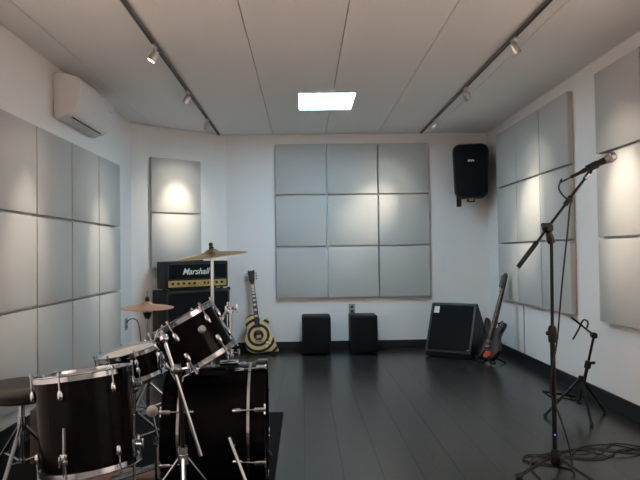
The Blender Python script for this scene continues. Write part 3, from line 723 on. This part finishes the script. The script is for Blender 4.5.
MB().lathe((-1.07, 4.15, .690), (0, 0, 1), [(0, 0), (.014, 0), (.026, .030), (.030, .046), (0, .046)], 16).build('seat_cup', 'black', hs_)
MB().rod((-1.07, 4.15, .70), (-1.07, 4.15, .885), .004).build('pull_rod', 'dullchrome', hs_)
MB().lathe((-1.07, 4.15, .812), (0, 0, 1), [(0, 0), (.012, 0), (.014, .02), (.010, .03), (0, .03)], 12).build('clutch', 'black', hs_)
tripod(hs_, -1.07, 4.15, RUGZ, .26, .09, .25, .2, 'dullchrome')
MB().box((-1.22, 4.15, RUGZ + .045), (.24, .08, .010), Matrix.Rotation(math.radians(-12), 3, 'Y'), .003).build('footboard', 'dullchrome', hs_)

# boom stand in front of the bass drum
bs = thing('boom_stand', 'chrome boom stand with a slanting arm in front of the bass drum', 'stand', (-.488, 2.42, RUGZ))
MB().rod((-.488, 2.42, .07), (-.488, 2.42, .36), .0135).build('lower_tube', 'dullchrome', bs)
MB().rod((-.488, 2.42, .34), (-.500, 2.42, .665), .0095).build('upper_tube', 'blackmetal', bs)
MB().rod((-.552, 2.395, .790), (-.414, 2.395, .335), .0075).build('boom_arm', 'chrome', bs)
MB().lathe((-.508, 2.430, .672), (0, -1, 0), [(0, 0), (.020, 0), (.022, .02), (.022, .036), (.014, .048), (0, .050)], 16).build('tilter', 'chrome', bs)
wing((-.488, 2.405, .672), (1, -.1, .15)).build('wing_nut', 'chrome', bs)
MB().ball((-.553, 2.395, .795), .019, 12).build('arm_tip', 'chrome', bs)
wing((-.553, 2.395, .795), (-1, -.1, .3)).build('wing_nut', 'chrome', bs)
MB().lathe((-.488, 2.42, .335), (0, 0, 1), [(0, 0), (.020, 0), (.020, .030), (0, .030)], 14).build('height_clamp', 'chrome', bs)
tripod(bs, -.488, 2.42, RUGZ, .32, .10, .24, .75, 'chrome', .008)

# ------------------------------------------------------------------ vocal microphone stand
mx, my = 1.248, 3.03
ms = thing('microphone_stand', 'tall black boom microphone stand at the right', 'microphone stand', (mx, my, 0))
MB().rod((mx, my, .05), (mx, my, .70), .0125).build('lower_tube', 'blackmetal', ms)
MB().rod((mx, my, .68), (mx + .006, my, 1.185), .0085).build('upper_tube', 'blackmetal', ms)
MB().lathe((mx, my, .655), (0, 0, 1), [(0, 0), (.019, 0), (.021, .01), (.021, .07), (.014, .085), (0, .085)], 14).build('height_clutch', 'black', ms)
MB().rod((mx - .01, my - .01, .70), (mx - .035, my - .025, .705), .011).build('clutch_knob', 'black', ms)
MB().lathe((mx - .003, my - .0115, .195), (-.2, -1, 0), [(.0045, 0), (.004, .003), (0, .004)], 10).build('indicator', 'led', ms)  # blue reflection on the tube, modelled as a tiny glowing dot; no lamp here
MB().lathe((mx + .006, my, 1.155), (-.25, 0, 1), [(0, 0), (.017, 0), (.020, .03), (.013, .06), (0, .062)], 14).build('boom_bracket', 'black', ms)
bA, bB = V((1.075, my - .012, 1.036)), V((1.445, my - .012, 1.503))
bd = (bB - bA).normalized(); pv = V((1.233, my - .012, 1.233))
MB().lathe(pv + V((0, .028, 0)), (0, -1, 0), [(0, 0), (.022, 0), (.026, .012), (.026, .036), (.018, .050), (0, .052)], 16).build('pivot', 'black', ms)
MB().rod(pv + V((-.012, -.02, .012)), pv + V((-.045, -.05, .012)), .012).build('pivot_knob', 'black', ms)
MB().rod(bA, bB, .0070).build('boom_arm', 'blackmetal', ms)
MB().rod(bA, bA + bd * .16, .0125).build('counterweight', 'black', ms)
MB().rod(bA + bd * .40, bA + bd * .45, .013).build('boom_sleeve', 'black', ms)
MB().rod(bB - bd * .03, bB + bd * .015, .011).build('clip_thread', 'dullchrome', ms)
for k, th in enumerate((math.radians(195), math.radians(305), math.radians(60))):
    d = V((math.cos(th), math.sin(th), 0)); b0 = V((mx, my, 0)); q = b0 + d * .215 + V((0, 0, .012))
    lg = MB().rod(b0 + d * .012 + V((0, 0, .085)), q, .0085, None, 8).build('leg', 'blackmetal', ms)
    MB().rod(q - d * .02 + V((0, 0, .002)), q + d * .012, .0125, None, 10).build('rubber_foot', 'rubber', lg)
MB().lathe((mx, my, .035), (0, 0, 1), [(0, 0), (.016, 0), (.026, .02), (.026, .06), (.018, .085), (0, .09)], 16).build('leg_hub', 'black', ms)
md = V((.40, -.10, .20)).normalized(); m0 = V((1.405, my - .02, 1.513))
mic = thing('microphone', 'black handheld microphone with a silver mesh head in the boom clip', 'microphone', m0)
MB().lathe(m0, md, [(0, 0), (.0095, 0), (.0115, .01), (.0125, .06), (.017, .115), (.0185, .125), (0, .126)], 20).build('handle', 'black', mic)
MB().lathe(m0 + md * .124, md, [(0, 0), (.019, 0), (.024, .012), (.0255, .026), (.0255, .032), (.024, .044), (.017, .056), (0, .061)], 24).build('mesh_head', 'mesh', mic)
MB().lathe(m0 + md * .149, md, [(.0258, 0), (.027, .001), (.027, .006), (.0258, .007)], 24, True).build('head_ring', 'dullchrome', mic)
MB().rod(m0 - md * .055, m0 + md * .005, .0085).build('plug', 'blackmetal', mic)
cl = MB().lathe(m0 + md * .030, md, [(.0125, 0), (.019, .001), (.0195, .055), (.0165, .058)], 18)
cl.rod(m0 + md * .052 - V((0, 0, .010)), bB + bd * .010, .010, .012, 12)
cl.build('microphone_clip', 'black', ms)
zc = .006
cab_pts = [m0 - md * .055, m0 - md * .10 + V((-.01, 0, -.005)), V((1.30, my - .03, 1.475)), V((1.285, my - .03, 1.43)), V((1.315, my - .03, 1.385)), V((1.350, my - .03, 1.372)), V((1.340, my - .026, 1.335)), V((1.325, my - .03, 1.22)),
           V((1.290, my - .03, .95)), V((1.258, my - .035, .68)), V((1.225, my - .03, .50)), V((1.222, my - .03, .40)), V((1.262, my - .035, .29)), V((1.305, my - .03, .15)), V((1.325, my - .02, .05)), V((1.35, my + .03, zc)), V((1.28, my + .10, zc)), V((1.16, my + .17, zc)), V((1.20, my + .26, zc)), V((1.36, my + .24, zc)),
           V((1.52, my + .18, zc)), V((1.64, my + .22, zc)), V((1.72, my + .30, zc)), V((1.84, my + .34, zc)), V((1.98, my + .42, zc)), V((2.09, my + .46, zc)), V((2.12, my + .20, zc)), V((2.10, my - .4, zc))]
tag(MB().tube(cab_pts, .0042, 8, 6).build('microphone_cable', 'rubber', None, (1.35, my, 0)), 'black microphone cable hanging from the boom and curling across the floor', 'cable')
c2 = [V((1.14, my - .08, zc)), V((1.15, my + .06, zc)), V((1.22, my + .20, zc + .009)), V((1.40, my + .30, zc)), V((1.55, my + .34, zc)), V((1.68, my + .24, zc + .010)), V((1.80, my + .24, zc)), V((1.86, my + .32, zc + .010)), V((1.76, my + .42, zc)), V((1.62, my + .30, zc + .012)), V((1.50, my + .22, zc + .009)),
      V((1.46, my + .28, zc)), V((1.58, my + .38, zc)), V((1.74, my + .36, zc + .01)), V((1.90, my + .22, zc))]
tag(MB().tube(c2, .0042, 8, 6).build('coiled_cable', 'rubber', None, (1.5, my + .3, 0)), 'loosely coiled black cable lying on the floor behind the microphone stand', 'cable')

# ------------------------------------------------------------------ short stand by the right wall
sx, sy = 1.845, 4.05
s2 = thing('short_stand', 'short black tripod microphone stand with bent arm by the right wall', 'microphone stand', (sx, sy, 0))
top = V((1.905, sy, .345)); elbow = V((1.952, sy, .540))
MB().rod((1.838, sy, .08), top, .0115).build('lower_tube', 'blackmetal', s2)
MB().rod(top - V((.01, 0, .04)), elbow, .0085).build('upper_tube', 'blackmetal', s2)
MB().lathe(top - V((.006, 0, .025)), elbow - top, [(0, 0), (.020, 0), (.022, .012), (.020, .05), (0, .055)], 14).build('height_clutch', 'black', s2)
MB().rod(top + V((.01, -.01, .01)), top + V((.04, -.02, .016)), .010).build('clutch_knob', 'black', s2)
MB().lathe(elbow + V((0, .022, 0)), (0, -1, 0), [(0, 0), (.018, 0), (.021, .010), (.021, .032), (0, .044)], 14).build('elbow', 'black', s2)
tip = V((1.800, sy, .665))
MB().rod(elbow + V((.02, 0, -.014)), tip, .0065).build('boom_arm', 'blackmetal', s2)
cq = elbow + (tip - elbow) * .40
MB().tube([cq + V((-.085, 0, -.075)), cq + V((-.045, 0, -.01)), cq + V((-.010, 0, .055)), cq + V((.022, 0, .040)), cq + V((.012, 0, .0))], .006, 8, 3).build('clip', 'black', s2)
hub = V((1.855, sy, .245))
for th, rad in ((math.radians(178), .235), (math.radians(262), .23), (math.radians(15), .20)):
    d = V((math.cos(th), math.sin(th), 0)); q = V((sx, sy, .012)) + d * rad
    lg = MB().rod(hub + d * .012, q, .0085, None, 8).build('leg', 'blackmetal', s2)
    MB().ball(q, .013).build('rubber_foot', 'rubber', lg)
    MB().rod(V((1.838, sy, .10)) + d * .01, hub + (q - hub) * .52, .005, None, 6).build('brace', 'blackmetal', lg)
MB().lathe(hub - V((0, 0, .02)), (.1, 0, 1), [(0, 0), (.020, 0), (.023, .02), (.018, .045), (0, .046)], 14).build('collar', 'black', s2)
MB().lathe((1.838, sy, .082), (.1, 0, 1), [(0, 0), (.017, 0), (.017, .03), (0, .03)], 14).build('hub', 'black', s2)
MB().rod((1.83, sy - .03, .135), (1.57, sy - .06, .185), .0085).build('folded_boom', 'blackmetal', s2)
MB().tube([V((1.57, sy - .06, .185)), V((1.66, sy - .065, .13)), V((1.73, sy - .06, .17)), V((1.77, sy - .06, .12)), V((1.82, sy - .05, .15))], .006, 6, 4).build('folded_clip', 'black', s2)
